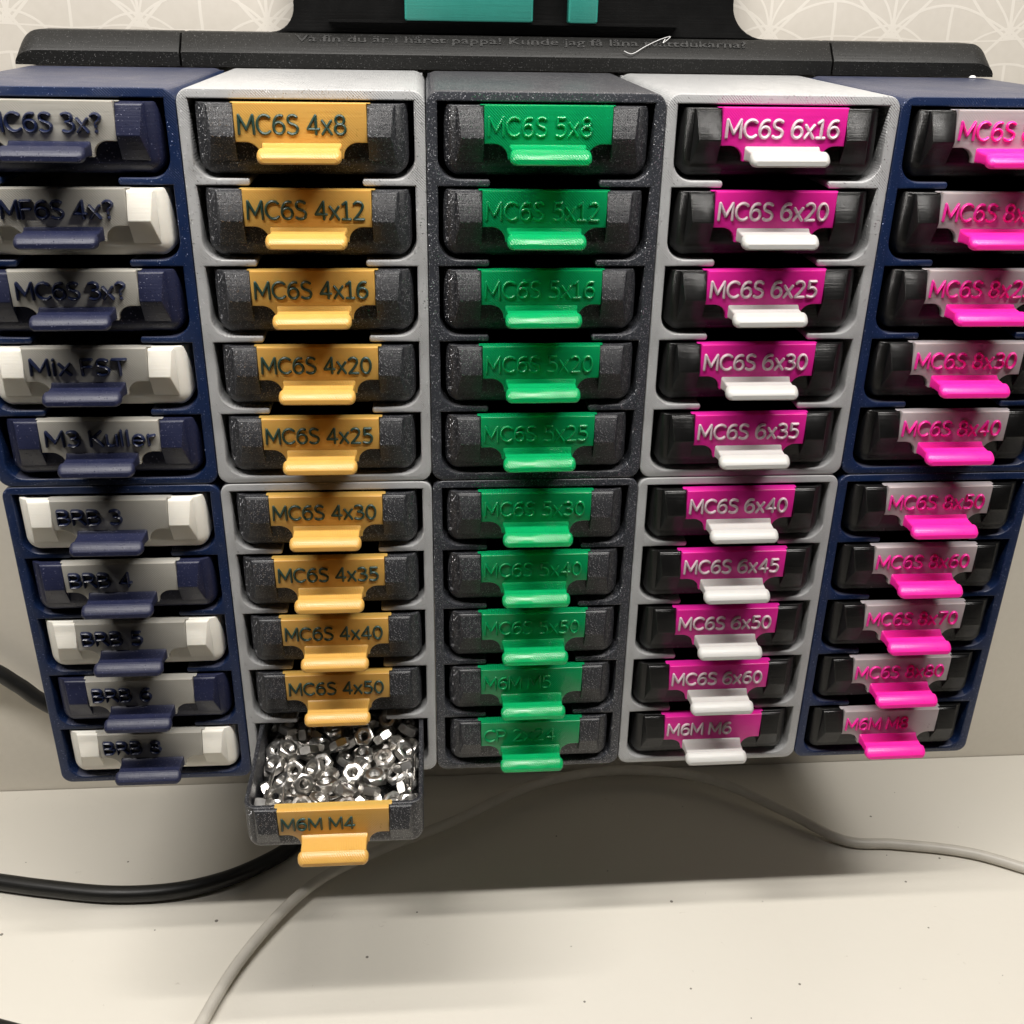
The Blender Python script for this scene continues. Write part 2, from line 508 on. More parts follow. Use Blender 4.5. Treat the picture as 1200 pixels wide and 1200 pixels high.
def stroke_mesh(name, body, mat, x0, width, z0, cap, y_back, depth, stroke):
    """Raised rounded lettering made of pen strokes; sits on y_back and sticks out towards -Y."""
    x, runs = 0.0, []
    for ch in body:
        if ch == ' ':
            x += 0.36
            continue
        wd, st = GLYPH[ch]
        for s in st:
            runs.append([(x + px, pz) for px, pz in s])
        x += wd + 0.20
    total = x - 0.20
    parts = []
    for run in runs:
        cur = [run[0]]
        for i in range(1, len(run)):
            cur.append(run[i])
            if i < len(run) - 1:
                a = Vector(run[i]) - Vector(run[i - 1])
                b = Vector(run[i + 1]) - Vector(run[i])
                if a.angle(b) > R(42):
                    parts.append(cur)
                    cur = [run[i]]
        parts.append(cur)
    runs = parts
    kx = (width - stroke) / total
    kz = cap - stroke
    r = stroke / 2
    cu = bpy.data.curves.new(name, 'CURVE')
    cu.dimensions = '3D'
    for run in runs:
        q = [Vector((x0 + r + px * kx, pz * kz + z0 + r, 0)) for px, pz in run]
        e0 = (q[0] - q[1]).normalized()
        e1 = (q[-1] - q[-2]).normalized()
        # rounded pen ends
        ends = ((0.85, 0.35), (0.6, 0.72), (0.25, 0.95))
        q2 = [(q[0] + e0 * r * k, w_) for k, w_ in ends] + [(p_, 1.0) for p_ in q] + [(q[-1] + e1 * r * k, w_) for k, w_ in ends[::-1]]
        sp = cu.splines.new('POLY')
        sp.points.add(len(q2) - 1)
        for i, (p_, w_) in enumerate(q2):
            sp.points[i].co = (*p_, 1)
            sp.points[i].radius = w_
    cu.bevel_depth = r
    cu.bevel_resolution = 2
    cu.use_fill_caps = True
    ob = bpy.data.objects.new(name, cu)
    col.objects.link(ob)
    dg = bpy.context.evaluated_depsgraph_get()
    me = bpy.data.meshes.new_from_object(ob.evaluated_get(dg))
    bpy.data.objects.remove(ob)
    bpy.data.curves.remove(cu)
    for v in me.vertices:
        v.co = (v.co.x * S, (y_back - 0.15 * depth - v.co.z / r * 0.85 * depth) * S, v.co.y * S)
    bm = bmesh.new()
    bm.from_mesh(me)
    bmesh.ops.recalc_face_normals(bm, faces=bm.faces)
    bm.to_mesh(me)
    bm.free()
    me.name = name
    me.materials.clear()
    me.materials.append(mat)
    me.polygons.foreach_set('use_smooth', [True] * len(me.polygons))
    me.set_sharp_from_angle(angle=R(50))
    return me


def tube(name, pts, radius, mat, n=12, sub=10):
    P = [Vector(p) for p in pts]
    path = []
    for i in range(len(P) - 1):
        p0 = P[max(i - 1, 0)]
        p1, p2 = P[i], P[i + 1]
        p3 = P[min(i + 2, len(P) - 1)]
        for j in range(sub):
            t = j / sub
            path.append(0.5 * ((2 * p1) + (p2 - p0) * t + (2 * p0 - 5 * p1 + 4 * p2 - p3) * t * t +
                               (3 * p1 - p0 - 3 * p2 + p3) * t ** 3))
    path.append(P[-1])
    rings = []
    up = Vector((0.13, 0.2, 1)).normalized()
    for i, p in enumerate(path):
        d = (path[min(i + 1, len(path) - 1)] - path[max(i - 1, 0)]).normalized()
        a = d.cross(up).normalized()
        up = a.cross(d).normalized()
        rings.append([tuple(p + radius * (math.cos(2 * math.pi * k / n) * a + math.sin(2 * math.pi * k / n) * up)) for k in range(n)])
    v, f = loft(rings)
    return mesh_from(name, v, f, mat, 60)


# ---------------------------------------------------------------- setting
W, H, D = 72.0, 125.2, 92.0        # one cabinet
WALL_Y = 110.0
TABLE_Z = -345.0


def sheet_box(x0, x1, y0, y1, z0, z1):
    v = [(x, y, z) for x in (x0, x1) for y in (y0, y1) for z in (z0, z1)]
    f = [(0, 1, 3, 2), (4, 6, 7, 5), (0, 4, 5, 1), (2, 3, 7, 6), (0, 2, 6, 4), (1, 5, 7, 3)]
    return v, f


v, f = sheet_box(-900, 1300, -150, WALL_Y - 0.5, TABLE_Z - 25, TABLE_Z)
tag(link('table_top', mesh_from('table_top', v, f, MT['table'])), kind='structure')
v, f = sheet_box(-900, 1300, WALL_Y, WALL_Y + 30, TABLE_Z - 25, 700)
tag(link('wall', mesh_from('wall', v, f, MT['wall'])), kind='structure')


# ---------------------------------------------------------------- cabinets
SLOT_H, FIN, PITCH, TOP = 22.2, 2.1, 24.3, 3.0


def cabinet_mesh(name, mat):
    outer = rrect(0.12, W - 0.12, -H + 0.08, -0.08, 4.0)
    xl, xr = 3.4, W - 3.4
    fl, fr = 19.3, W - 19.3
    rb = 6.0
    left, right = [], []
    z = -TOP
    for k in range(5):
        zb = z - SLOT_H
        left.append((xl, z))
        right.append((xr, z))
        for i in range(9):
            a = R(90 * i / 8)
            left.append((xl + rb - rb * math.cos(a), zb + rb - rb * math.sin(a)))
            right.append((xr - rb + rb * math.cos(a), zb + rb - rb * math.sin(a)))
        if k < 4:
            rr = 0.7
            for i in range(7):
                a = R(90 - 180 * i / 6)
                left.append((fl - rr + rr * math.cos(a), zb - FIN / 2 + (FIN / 2) * math.sin(a)))
                right.append((fr + rr - rr * math.cos(a), zb - FIN / 2 + (FIN / 2) * math.sin(a)))
        z = zb - FIN
    inner = left + right[::-1]
    me = curve_solid(name, [outer, inner], D - 3, 0.6, mat)
    # back panel
    bm = bmesh.new()
    bm.from_mesh(me)
    v, f = sheet_box(1, W - 1, D - 2.95, D, -H + 1, -1)
    bv = [bm.verts.new((a * S, b * S, c * S)) for a, b, c in v]
    for q in f:
        bm.faces.new([bv[i] for i in q])
    bm.to_mesh(me)
    bm.free()
    return me


CAB = ['navy', 'silver', 'charcoal', 'silver', 'navy']
CAB_LABEL = [
    ('upper navy cabinet at the left holding navy and cream drawers', 'lower navy cabinet at the left holding the drawers BRB 3 to BRB 8'),
    ('upper silver grey cabinet holding the amber labelled drawers 4x8 to 4x25', 'lower silver grey cabinet with the amber labelled drawers and one pulled out'),
    ('upper charcoal glitter cabinet holding green labelled drawers 5x8 to 5x25', 'lower charcoal glitter cabinet holding green labelled drawers 5x30 to CP 2x24'),
    ('upper silver grey cabinet holding the pink labelled drawers 6x16 to 6x35', 'lower silver grey cabinet holding the pink labelled drawers 6x40 to M6M M6'),
    ('upper navy cabinet at the right holding black drawers with hot pink handles', 'lower navy cabinet at the right holding drawers 8x50 to M6M M8'),
]
cab_mesh = {k: cabinet_mesh('drawer_cabinet', MT[k]) for k in ('navy', 'silver', 'charcoal')}
for c in range(5):
    for r in range(2):
        o = link('drawer_cabinet', cab_mesh[CAB[c]], None, (c * W, 0, -r * H))
        tag(o, CAB_LABEL[c][r], 'drawer cabinet', 'cabinets stacked in a two by five block')


# ---------------------------------------------------------------- drawers
# drawer space: x centred, z = 0 at the slot bottom, front of the cabinet at y = 0, forward is -y
def tray_mesh(name, mat):
    hx, yf, yb, r = 31.0, -1.2, 82.0, 4.6
    rings = []

    def ring(z, ins):
        rings.append([(x, y, z) for x, y in rrect(-hx + ins, hx - ins, yf + ins, yb - ins, max(r - ins, 0.6), 7)])
    rb = 5.5
    ring(0.8, rb)
    for i in range(1, 9):
        a = R(90 * i / 8)
        ring(0.8 + rb * (1 - math.cos(a)), rb * (1 - math.sin(a)))
    ring(21.0, 0)
    ring(21.3, 0.1)
    ring(21.4, 0.35)
    ring(21.4, 1.35)
    ring(21.2, 1.6)
    ring(6.5, 1.6)
    ring(3.6, 2.6)
    ring(2.5, 5.2)
    v, f = loft(rings)
    return mesh_from(name, v, f, mat, 40)


def clip_mesh(name, mat, side):
    # profile of the holding clip: (forward, z)
    prof = [(0.6, 21.1), (2.0, 21.1), (2.5, 20.6), (4.7, 12.5), (0.9, 4.9), (0.6, 4.9)]
    xi = 19.2
    inner = [(side * (xi - 0.0), -p, z) for p, z in prof]
    outer = [(side * (26.0 + (4.5 - p) * 0.42), -p, z) for p, z in prof]
    v, f = loft([inner, outer])
    me = mesh_from(name, v, f, mat, 20)
    bm = bmesh.new()
    bm.from_mesh(me)
    bmesh.ops.bevel(bm, geom=bm.edges[:], offset=0.28 * S, segments=2, affect='EDGES', profile=0.5)
    bm.to_mesh(me)
    bm.free()
    me.polygons.foreach_set('use_smooth', [True] * len(me.polygons))
    me.set_sharp_from_angle(angle=R(40))
    return me


def plate_mesh(name, mat):
    pts = [(-19.1, 21.7), (-19.1, 10.8), (-16.4, 10.8)]
    for i in range(1, 11):
        a = R(90 * i / 10)
        pts.append((-16.4 + 4.4 * math.sin(a), 10.8 - 4.2 * (1 - math.cos(a))))
    pts.append((-11.9, 6.3))
    pts += [(-x, z) for x, z in reversed(pts)]
    me = curve_solid(name, [pts], 2.6, 0.3, mat, y_front=-3.7, res=2)
    # thin tongue on top that hooks over the drawer rim, a little wider than the plate
    bm = bmesh.new()
    bm.from_mesh(me)
    v, f = loft([[(x, y, z) for x, y in rrect(-20.2 + i, 20.2 - i, -1.6 + i, 0.6 - i, 0.5, 3)] for z, i in ((21.42, 0), (21.50, 0), (21.56, 0.1))])
    bv = [bm.verts.new((a * S, b * S, c * S)) for a, b, c in v]
    for q in f:
        bm.faces.new([bv[i] for i in q])
    bm.to_mesh(me)
    bm.free()
    return me


def handle_mesh(name, mat):
    # outward sections: (forward, half width, z bottom, z top, corner radius)
    secs = [(2.4, 11.0, 6.5, 11.0, 0.4), (3.5, 11.6, 6.5, 10.8, 0.5), (4.1, 11.55, 6.5, 10.4, 0.6), (4.9, 11.4, 6.5, 10.1, 0.6),
            (6.2, 11.2, 6.6, 9.85, 0.6), (8.5, 11.2, 6.6, 9.7, 0.6), (10.4, 11.2, 6.6, 9.6, 0.6), (10.7, 11.3, 6.5, 9.7, 0.7),
            (10.85, 11.7, 6.2, 10.1, 1.2), (11.2, 12.0, 5.9, 10.2, 1.7), (12.0, 12.1, 5.8, 9.9, 1.8), (13.2, 11.9, 5.9, 9.1, 1.6),
            (14.0, 11.3, 6.1, 8.3, 1.1), (14.3, 10.6, 6.5, 7.8, 0.65)]
    rings = []
    for p, hw, zb, zt, r in secs:
        rings.append([(x, -p, z) for x, z in rrect(-hw, hw, zb, zt, r, 5)])
    v, f = loft(rings)
    return mesh_from(name, v, f, mat, 22)


TRAY = {k: tray_mesh('tray', MT[k]) for k in ('navy_tray', 'cream', 'graphite', 'black')}
CLIP = {(k, s): clip_mesh('clip', MT[k], s) for k in TRAY for s in (-1, 1)}
PLATE = {k: plate_mesh('label_plate', MT[k]) for k in ('grey_plate', 'amber', 'green', 'pink', 'milky')}
HAND = {k: handle_mesh('handle', MT[k]) for k in ('navy_tray', 'amber', 'green', 'white', 'hot_pink')}

TEXTS = [
    ['MC6S 3x?', 'MF6S 4x?', 'MC6S 3x?', 'Mix FST', 'M3 Kuller', 'BRB 3', 'BRB 4', 'BRB 5', 'BRB 6', 'BRB 8'],
    ['MC6S 4x8', 'MC6S 4x12', 'MC6S 4x16', 'MC6S 4x20', 'MC6S 4x25', 'MC6S 4x30', 'MC6S 4x35', 'MC6S 4x40', 'MC6S 4x50', 'M6M M4'],
    ['MC6S 5x8', 'MC6S 5x12', 'MC6S 5x16', 'MC6S 5x20', 'MC6S 5x25', 'MC6S 5x30', 'MC6S 5x40', 'MC6S 5x50', 'M6M M5', 'CP 2x24'],
    ['MC6S 6x16', 'MC6S 6x20', 'MC6S 6x25', 'MC6S 6x30', 'MC6S 6x35', 'MC6S 6x40', 'MC6S 6x45', 'MC6S 6x50', 'MC6S 6x60', 'M6M M6'],
    ['MC6S 8x16', 'MC6S 8x20', 'MC6S 8x25', 'MC6S 8x30', 'MC6S 8x40', 'MC6S 8x50', 'MC6S 8x60', 'MC6S 8x70', 'MC6S 8x80', 'M6M M8'],
]
WIDTH = {'MC6S 4x8': 31.5, 'MC6S 5x8': 31.5, 'MC6S 3x?': 33.0, 'MF6S 4x?': 33.0, 'Mix FST': 30.5, 'M3 Kuller': 35.5,
         'M6M M4': 25.6, 'M6M M5': 25.6, 'M6M M6': 25.8, 'M6M M8': 25.8, 'CP 2x24': 28.0}
PULLED = (1, 9)
PULL = 42.5
DROOP = R(2.0)


def slot_z(r):
    base = 0 if r < 5 else -H
    return base - TOP - SLOT_H - PITCH * (r % 5)


# the pulled drawer hangs a little, pivoting on the front bottom edge of its slot
_p = Vector((0, 0, slot_z(9) + 0.8))
PULL_M = Matrix.Translation(_p) @ Matrix.Rotation(DROOP, 4, 'X') @ Matrix.Translation(-_p)

for c in range(5):
    for r in range(10):
        txt = TEXTS[c][r]
        if c == 0:
            body = 'navy_tray' if r % 2 == 0 else 'cream'
            plate, ink, hand = 'grey_plate', 'navy_ink', 'navy_tray'
            bname = 'navy' if r % 2 == 0 else 'cream white'
            desc = f'{bname} drawer with grey label reading {txt} and navy handle'
            if r == 0:
                desc = 'topmost navy drawer at the left with grey label reading 3x? and navy handle'
            elif r == 1:
                desc = 'cream white drawer at the left with grey label reading 4x? and navy handle'
            elif r == 2:
                desc = 'navy drawer with grey label reading 3x? between the 4x? and Mix FST drawers'
        elif c == 1:
            body, plate, ink, hand = 'graphite', 'amber', 'teal_ink', 'amber'
            desc = f'dark grey drawer with amber label reading {txt} and amber handle'
            if r == 9:
                desc = 'open dark grey drawer full of nuts with amber label reading M6M M4'
        elif c == 2:
            body, plate, ink, hand = 'graphite', 'green', 'green', 'green'
            desc = f'dark grey drawer with green label reading {txt} and green handle'
        elif c == 3:
            body, plate, ink, hand = 'black', 'pink', 'white_ink', 'white'
            desc = f'black drawer with pink label reading {txt} and white handle'
        else:
            body, plate, ink, hand = 'black', 'milky', 'pink_ink', 'hot_pink'
            desc = f'black drawer with milky label reading {txt} and hot pink handle'
            if r < 4:
                desc = ['topmost black drawer with hot pink handle and milky label in the right navy cabinet',
                        'black drawer with hot pink handle, second from the top of the right navy cabinet',
                        'black drawer with hot pink handle, middle of the five in the upper right navy cabinet',
                        'black drawer with hot pink handle, directly above the MC6S 8x40 drawer'][r]
        jx = random.uniform(-0.35, 0.35)
        jy = random.uniform(-0.5, 0.5)
        y = jy - (PULL if (c, r) == PULLED else 0)
        t = bpy.data.objects.new('drawer', None)
        t.empty_display_size = 0.01
        col.objects.link(t)
        t.location = Vector((c * W + W / 2 + jx, y, slot_z(r))) * S
        t.rotation_euler = (0, R(random.uniform(-0.25, 0.25)), R(random.uniform(-0.15, 0.15)))
        if (c, r) == PULLED:
            t.location = (PULL_M @ Vector((c * W + W / 2, -PULL, slot_z(r)))) * S
            t.rotation_euler = (DROOP, 0, 0)
        tag(t, desc, 'drawer', 'labelled drawers in the cabinets')
        link('tray', TRAY[body], t)
        for s in (-1, 1):
            link('clip', CLIP[body, s], t)
        lp = link('label_plate', PLATE[plate], t)
        bold = c == 0
        ww = WIDTH.get(txt, 35.3 if len(txt) == 9 else 21.5)
        depth = 1.4 if c == 0 else 0.9 if c == 4 else (0.8 if c == 3 else 0.6)
        x0 = -18.2 if c else -17.4
        link('lettering', stroke_mesh('lettering', txt, MT[ink], x0, ww, 12.7, 6.0, -3.65, depth,
                                      0.98 if bold else (0.98 if c == 3 else 0.85)), lp)
        link('handle', HAND[hand], t)

# ---------------------------------------------------------------- nuts and pins in the open drawer
NUTS = [
    (23.91,29.91,16.54,0.64,0.17,0.97),
    (-11.76,3.30,16.30,-0.09,0.36,5.03),
    (25.31,43.26,16.26,0.48,0.34,1.74),
    (5.39,19.58,16.16,0.57,0.12,5.82),
    (-0.83,35.72,16.00,0.89,-2.71,0.82),
    (24.17,10.31,15.95,0.83,-2.25,-0.91),
    (15.46,39.69,15.85,-0.14,0.89,2.16),
    (16.47,27.60,15.63,0.28,0.37,4.60),
    (25.40,3.02,15.62,0.99,-0.12,0.62),
    (-12.28,15.49,15.59,-2.13,-0.05,0.42),
    (-21.54,47.95,15.31,0.09,-0.26,3.18),
    (4.09,3.08,15.24,0.30,0.02,5.87),
    (-9.08,23.67,15.14,-2.59,-0.62,-0.18),
    (-19.92,16.94,15.08,0.23,0.58,3.59),
    (23.61,23.78,14.98,0.61,-0.27,-2.28),
    (11.48,11.66,14.97,-0.68,-0.12,-0.56),
    (-4.14,15.46,14.93,0.10,0.19,2.71),
    (-20.39,35.50,14.90,0.25,0.48,0.27),
    (8.36,50.73,14.87,0.26,-0.16,3.36),
    (-25.56,7.24,14.86,-0.11,0.80,1.23),
    (3.51,12.05,14.80,0.54,0.38,1.74),
    (13.02,19.16,14.50,0.00,3.14,-1.37),
    (21.26,36.77,14.41,0.44,0.25,1.11),
    (17.15,52.54,14.41,0.84,0.12,5.63),
    (-12.44,34.78,14.34,2.29,0.08,0.27),
    (-6.57,8.06,14.18,0.47,-0.01,1.81),
    (8.25,42.30,14.18,-0.70,-2.90,-0.63),
    (-3.80,47.10,14.12,-0.15,0.36,3.90),
    (7.66,25.42,13.77,0.53,0.28,0.86),
    (-12.26,57.96,13.46,1.07,0.45,2.66),
    (15.52,32.84,13.02,0.47,0.07,3.08),
    (-24.44,29.02,13.01,-0.28,0.45,3.00),
    (-8.94,40.18,12.97,0.36,0.04,2.65),
    (-6.79,29.34,12.66,0.70,-0.02,5.66),
    (12.61,1.12,12.51,0.54,-0.45,3.10),
    (24.68,17.88,12.48,0.56,0.55,5.65),
    (-15.17,47.69,12.40,2.70,-1.70,0.27),
    (20.35,4.51,12.33,0.18,-0.35,1.68),
    (25.62,49.70,12.18,2.31,-0.40,1.66),
    (-17.07,26.42,12.16,-2.58,0.73,-1.07),
    (7.43,7.49,12.14,1.12,-0.13,4.20),
    (16.13,46.20,11.94,0.58,0.06,3.99),
    (5.22,54.98,11.87,0.41,-0.64,1.37),
    (-25.24,38.64,11.85,0.46,-0.02,5.50),
    (1.47,41.38,11.79,0.56,-0.13,4.22),
    (25.50,29.14,11.53,0.67,-0.29,0.87),
    (8.27,34.89,11.39,-0.06,3.14,1.26),
    (-22.53,14.35,11.35,-1.27,0.34,-2.66),
    (-4.36,23.96,11.31,0.16,-0.07,4.94),
    (-1.88,1.16,11.30,0.45,0.32,6.07),
    (-18.68,7.56,10.92,0.29,0.33,-2.70),
    (-4.77,58.38,10.85,0.47,-0.16,5.49),
    (1.87,18.58,10.50,0.61,0.10,5.32),
    (25.64,39.81,10.31,0.23,-0.15,5.73),
    (-26.27,52.67,10.25,0.62,-0.13,5.45),
    (-18.88,40.29,10.17,0.19,-0.20,0.88),
    (-10.14,21.16,9.90,-2.36,0.04,2.00),
    (-18.93,57.28,9.78,0.19,-0.12,3.90),
    (20.13,10.79,9.62,0.31,0.21,0.15),
    (-20.29,33.52,9.56,0.92,-0.16,5.03),
    (-26.29,18.75,9.55,-1.10,-1.00,-1.57),
    (11.28,57.86,9.54,0.14,-0.17,3.60),
    (9.06,49.84,9.51,1.24,2.12,1.08),
    (26.19,10.83,9.50,0.56,-0.03,4.09),
    (-25.69,44.83,9.50,0.41,-0.39,5.22),
    (-20.57,48.81,9.46,0.68,-0.13,3.76),
    (2.97,48.71,9.44,-0.13,-2.46,0.47),
    (13.86,24.21,9.43,0.35,0.19,2.05),
    (16.75,39.19,9.41,1.02,-0.01,2.51),
    (19.66,26.08,9.21,-0.03,0.52,3.91),
    (18.69,58.20,9.16,1.11,0.31,6.20),
    (4.22,25.82,9.15,-0.67,-0.11,-1.57),
    (-17.23,17.68,9.01,0.37,0.11,1.62),
    (-8.67,13.36,8.93,0.95,-0.26,4.89),
    (-12.32,39.82,8.72,0.53,-0.41,3.44),
    (1.36,35.38,8.67,-0.34,-0.46,-1.95),
    (18.76,50.39,8.57,0.26,-0.03,0.61),
    (-25.24,10.61,8.33,0.36,0.13,0.38),
    (25.37,3.04,8.33,0.70,2.16,0.00),
    (-5.87,43.75,7.96,0.76,-0.28,4.59),
    (-11.87,28.42,7.78,0.97,-0.17,4.52),
    (2.04,11.79,7.55,-0.00,0.00,-2.25),
    (-3.46,50.80,7.55,3.14,0.00,-0.34),
    (-4.16,6.75,7.55,0.00,3.14,1.42),
    (-6.68,57.96,7.55,-3.14,0.00,-0.77),
    (-2.58,17.73,7.55,0.00,-0.00,-0.11),
    (25.68,54.59,7.55,-0.00,-0.00,2.62),
    (-27.58,32.56,6.74,-1.57,-0.83,-1.57),
    (-10.83,6.76,6.65,-2.13,-0.60,-1.38),
    (8.28,3.06,6.59,-1.57,0.54,1.56),
    (-14.35,58.97,6.58,1.57,-2.56,0.45),
    (1.06,57.89,6.49,-1.57,0.75,1.44),
    (-23.99,1.12,6.39,1.57,0.84,0.00),
    (-16.97,27.43,6.25,-1.97,0.00,-0.01),
    (-25.03,59.27,6.25,1.07,0.99,-0.31),
    (15.65,31.08,6.24,2.00,0.00,-0.39),
    (5.81,38.23,6.23,-1.19,2.13,-0.72),
    (25.57,26.07,6.17,-0.56,-0.48,-1.57),
    (24.95,16.08,6.17,-1.78,1.04,0.07),
    (-14.32,44.34,6.17,-1.02,-0.00,-3.04),
    (-19.46,22.27,6.16,-1.00,-0.00,-2.72),
    (-11.54,53.32,6.16,0.66,-2.33,-0.06),
    (9.60,11.99,6.11,1.51,1.05,1.37),
    (25.26,45.34,6.11,-2.49,0.19,-0.20),
    (7.56,31.42,6.11,-0.56,-2.40,-0.55),
    (-22.27,53.44,6.10,0.88,-0.00,2.92),
    (13.90,14.29,6.09,1.57,-1.06,-1.34),
    (0.39,42.55,6.07,-1.57,0.00,1.35),
    (9.32,18.77,6.07,1.57,2.09,0.46),
    (-27.58,40.30,6.07,-1.57,1.05,1.57),
    (4.82,54.97,6.07,-1.57,1.05,1.04),
    (17.17,1.83,6.07,-1.57,0.00,-2.94),
    (-9.84,1.12,6.07,-1.57,-1.05,-0.00),
    (10.91,37.58,6.07,1.57,-1.05,2.06),
    (15.21,8.55,6.07,1.57,0.00,-2.91),
    (14.13,44.79,6.02,0.05,-0.60,-1.38),
    (8.70,24.66,6.01,-2.68,-0.59,-0.85),
    (15.30,52.66,5.89,-0.40,-2.55,-0.74),
    (-25.48,6.96,5.88,-0.37,0.58,0.29),
    (2.94,3.62,5.85,0.00,-0.53,1.56),
]


def nut_mesh():
    n = 36
    rh = 7.0 / 2

    def hexr(a, ap):
        k = (a + math.pi / 6) % (math.pi / 3) - math.pi / 6
        return ap / math.cos(k)
    rings = []

    def circ(r, z):
        rings.append([(r * math.cos(2 * math.pi * k / n), r * math.sin(2 * math.pi * k / n), z) for k in range(n)])

    def hexa(ap, z, cap=99):
        q = []
        for k in range(n):
            a = 2 * math.pi * k / n
            rr = hexr(a, ap)
            # chamfer cone: corners drop lower than flats
            dz = max(0.0, rr - 3.45) * 0.62
            q.append((rr * math.cos(a), rr * math.sin(a), z - math.copysign(dz, z)))
        rings.append(q)
    zt = 1.6
    circ(1.72, 0)
    for i, zz in enumerate((0.25, 0.5, 0.75, 1.0)):
        circ(1.98 if i % 2 == 0 else 1.70, zz)
    circ(2.15, zt)
    circ(3.2, zt)
    hexa(rh, zt - 0.12)
    hexa(rh, -zt + 0.12)
    circ(3.2, -zt)
    circ(2.15, -zt)
    for i, zz in enumerate((-1.0, -0.75, -0.5, -0.25)):
        circ(1.70 if i % 2 == 0 else 1.98, zz)
    rings.append(rings[0])
    v, f = loft(rings, False, False)
    me = mesh_from('hex_nut', v, f, MT['steel'], 28)
    bm = bmesh.new()
    bm.from_mesh(me)
    bmesh.ops.remove_doubles(bm, verts=bm.verts, dist=1e-7)
    bmesh.ops.recalc_face_normals(bm, faces=bm.faces)
    bm.to_mesh(me)
    bm.free()
    me.polygons.foreach_set('use_smooth', [True] * len(me.polygons))
    me.set_sharp_from_angle(angle=R(28))
    return me


nut = nut_mesh()
ox, oy, oz = PULLED[0] * W + W / 2, -PULL + 1.2, slot_z(9)
for q in NUTS:
    o = link('hex_nut', nut)
    nm = PULL_M @ Matrix.Translation((ox + q[0], oy + q[1], oz + q[2])) @ Euler(q[3:6]).to_matrix().to_4x4()
    o.location = nm.translation * S
    o.rotation_euler = nm.to_euler()
    tag(o, 'small shiny steel hex nut in the loose heap filling the open drawer', 'nut', 'steel hex nuts in the open drawer')

PINS = [(-26.0, 12, 27, 12.0, 10.5, 0.5), (-24.2, 9, 26, 15.0, 13.6, 0.8), (-19.0, 1.5, 17, 14.6, 16.2, -1.0), (-26.8, 1.0, 9, 9.0, 9.5, 0.8),
        (25.2, 12, 30, 15.5, 15.0, -0.2), (26.6, 6, 28, 14.2, 13.6, 0.2), (27.9, 14, 29, 16.0, 15.6, 0.2), (25.4, 5, 11, 14.2, 14.4, 0)]
for x, y0, y1, z0, z1, dx in PINS:
    me = tube('steel_pin', [(-dx / 2, -(y1 - y0) / 2, (z0 - z1) / 2), (0, 0, 0), (dx / 2, (y1 - y0) / 2, (z1 - z0) / 2)], 0.42, MT['steel'], 10, 2)
    o = link('steel_pin', me, None, PULL_M @ Vector((ox + x, oy + (y0 + y1) / 2, oz + (z0 + z1) / 2 + 0.6)))
    o.rotation_euler = (DROOP, 0, 0)
    side = 'left' if x < 0 else 'right'
    tag(o, f'thin straight steel pin lying among the nuts along the {side} wall of the open drawer', 'pin', f'thin pins along the {side} drawer wall')

# ---------------------------------------------------------------- black rail and tool panel above the cabinets
rail = bpy.data.objects.new('tool_rail', None)
col.objects.link(rail)
rail.location = Vector((181, 100, 0)) * S
tag(rail, 'long matt black rail with engraved lettering lying along the back of the cabinet tops', 'rail')


def rail_section(x0, x1, round0, round1):
    prof = [(-8.5, 0.15), (-8.5, 5.0), (-8.1, 5.6), (-3.0, 11.2), (-2.2, 11.6), (9.2, 11.6), (9.2, 0.15)]
    xs = []
    steps = 8
    if round0:
        xs += [(x0 + 8 * (1 - math.cos(R(90 * i / steps))), 1 - 0.9 * (1 - math.sin(R(90 * i / steps)))) for i in range(steps + 1)]
    else:
        xs += [(x0, 0.96), (x0 + 0.5, 1)]
    if round1:
        xs += [(x1 - 8 * (1 - math.cos(R(90 * i / steps))), 1 - 0.9 * (1 - math.sin(R(90 * i / steps)))) for i in range(steps, -1, -1)]
    else:
        xs += [(x1 - 0.5, 1), (x1, 0.96)]
    rings = [[(x - 181, py, 0.15 + (pz - 0.15) * k) for py, pz in prof] for x, k in xs]
    v, f = loft(rings)
    return mesh_from('rail_section', v, f, MT['rail'], 25)


for x0, x1, a, b in ((-2.5, 55.4, True, False), (56.2, 297.6, False, False), (298.4, 361.5, False, True)):
    link('rail_section', rail_section(x0, x1, a, b), rail)

# engraved line of words on the sloping face of the middle section
let = text_mesh('lettering', 'Va fin du \u00e4r i h\u00e5ret pappa! Kunde jag f\u00e5 l\u00e5na tv\u00e4ttdukarna?', MT['black_cable'], 0, 168, 0, 2.9, 0, 0.5, bold=0.0)
lo = link('lettering', let, rail, (97 - 181, -4.95, 8.75), (R(-42.5), 0, 0))
lo.rotation_euler = (R(-42), 0, 0)

# panel standing on the rail, flaring into it with two fillets
pts = [(-93.5 + 9.0 * math.sin(R(90 * i / 8)), 11.75 + 9.0 * (1 - math.cos(R(90 * i / 8)))) for i in range(9)]
rp = [(93.0 - 14.0 * math.sin(R(90 * i / 8)), 11.75 + 12.0 * (1 - math.cos(R(90 * i / 8)))) for i in range(9)]
outline = pts + [(-84.5, 60), (79.0, 60)] + rp[::-1]
me = curve_solid('panel', [outline], 6.0, 0.4, MT['black_flat'], y_front=0.5)
link('panel', me, rail)
v, f = sheet_box(-72, 58, -3.5, 0.8, 15.6, 16.4)
link('ledge', mesh_from('ledge', v, f, MT['black_flat']), rail)

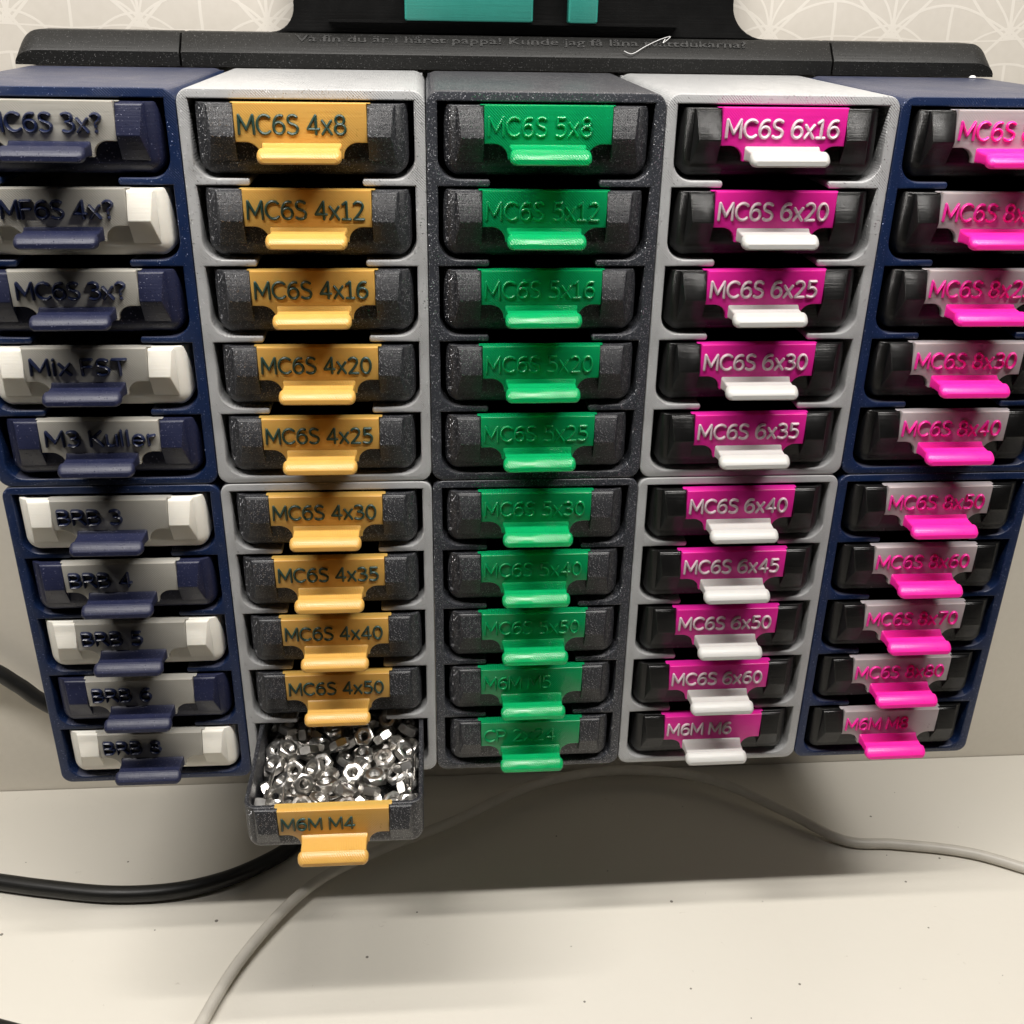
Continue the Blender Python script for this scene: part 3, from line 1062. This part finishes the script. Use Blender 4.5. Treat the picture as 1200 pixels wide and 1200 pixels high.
for nm, x0, x1, z1, lab in (('teal_box', 137, 184, 34, 'long teal plastic box standing on the black panel ledge'),
                            ('teal_box', 197, 208, 34, 'short teal plastic piece beside the long teal box on the ledge')):
    rings = [[(x - (x0 + x1) / 2, y, z) for x, y in rrect(x0 + i, x1 - i, -5 + i, 0.3, 0.8, 4)] for z, i in ((0, 0.3), (0.5, 0), (z1 - 17, 0))]
    v, f = loft(rings)
    tag(link(nm, mesh_from(nm, v, f, MT['teal_box']), None, ((x0 + x1) / 2, 100, 16.5)), lab, 'box')

# ---------------------------------------------------------------- cables on the table
tz = TABLE_Z


def on_table(pts, r):
    return [(x, y, tz + r + dz) for x, y, dz in pts]


bc = tube('black_cable', on_table([(-240, 62, 0.3), (-120, 52, 0.3), (-70, 45.5, 0.3), (-35, 38, 0.3), (-4, 32.5, 0.3), (23, 32.5, 0.3), (45, 38, 0.3), (63, 48, 0.3),
                                  (76, 60, 0.3), (84, 78, 0.3), (90, 94, 1.5), (102, 101, 12), (120, 103, 40)], 3.7), 3.7, MT['black_cable'], 16, 12)
tag(link('black_cable', bc), 'thick black cable curving over the table and in under the open drawer', 'cable')
wcb = tube('black_cable', [(-180, 90, -230), (-110, 97, -243), (-70, 100, -261), (-55, 101, -273.5), (-47, 101, -282), (-38, 102, -290), (-18, 103, -300),
                           (10, 103, -300), (50, 103, -280), (90, 103, -240)], 3.7, MT['black_cable'], 16, 12)
tag(link('black_cable', wcb), 'black cable hanging in front of the wall, dipping behind the lower left cabinet', 'cable')
bc2 = tube('black_cable', on_table([(-120, -22, 0.3), (-60, -28, 0.3), (-24, -37, 0.3), (10, -52, 0.3), (60, -90, 0.3)], 3.6), 3.6, MT['black_cable'], 16, 12)
tag(link('black_cable', bc2), 'end of a thick black cable crossing the front corner of the table', 'cable')
wc = tube('white_cable', on_table([(30, -90, 0.2), (45, -50, 0.2), (60, -8, 1.5), (84, 28, 3.5), (112, 48, 4), (150, 66, 5), (185, 86, 6), (215, 95, 7), (250, 97, 7),
                                  (286, 88, 6), (318, 66, 3), (341, 48, 0.3), (366, 44, 0.3), (400, 36, 0.3), (440, 16, 0.3), (520, -10, 0.3)], 2.5), 2.5, MT['white_cable'], 14, 12)
tag(link('white_cable', wc), 'thin off white cable running across the table below the cabinets', 'cable')

# ---------------------------------------------------------------- stray bits
st = tube('plastic_string', [(218, 92.0, 7.4), (221, 91, 6.6), (226, 93.2, 9.0), (232, 96, 11.4), (236, 96.5, 12.4),
                            (233, 94.5, 10.3), (234, 96.0, 11.6)], 0.14, MT['lint'], 6, 6)
tag(link('plastic_string', st), 'curled pale plastic string lying on the black rail', 'string')
v, f = loft([[(1.2 * q * math.cos(2 * math.pi * k / 8) * (1 + 0.2 * (k % 3)), 0.8 * q * math.sin(2 * math.pi * k / 8), z) for k in range(8)]
             for z, q in ((0, 0.6), (0.3, 1), (0.8, 0.9), (1.1, 0.4))])
tag(link('white_crumb', mesh_from('white_crumb', v, f, MT['lint'], 50), None, (350, 84, 0)), 'tiny white crumb on top of the right navy cabinet', 'crumb')
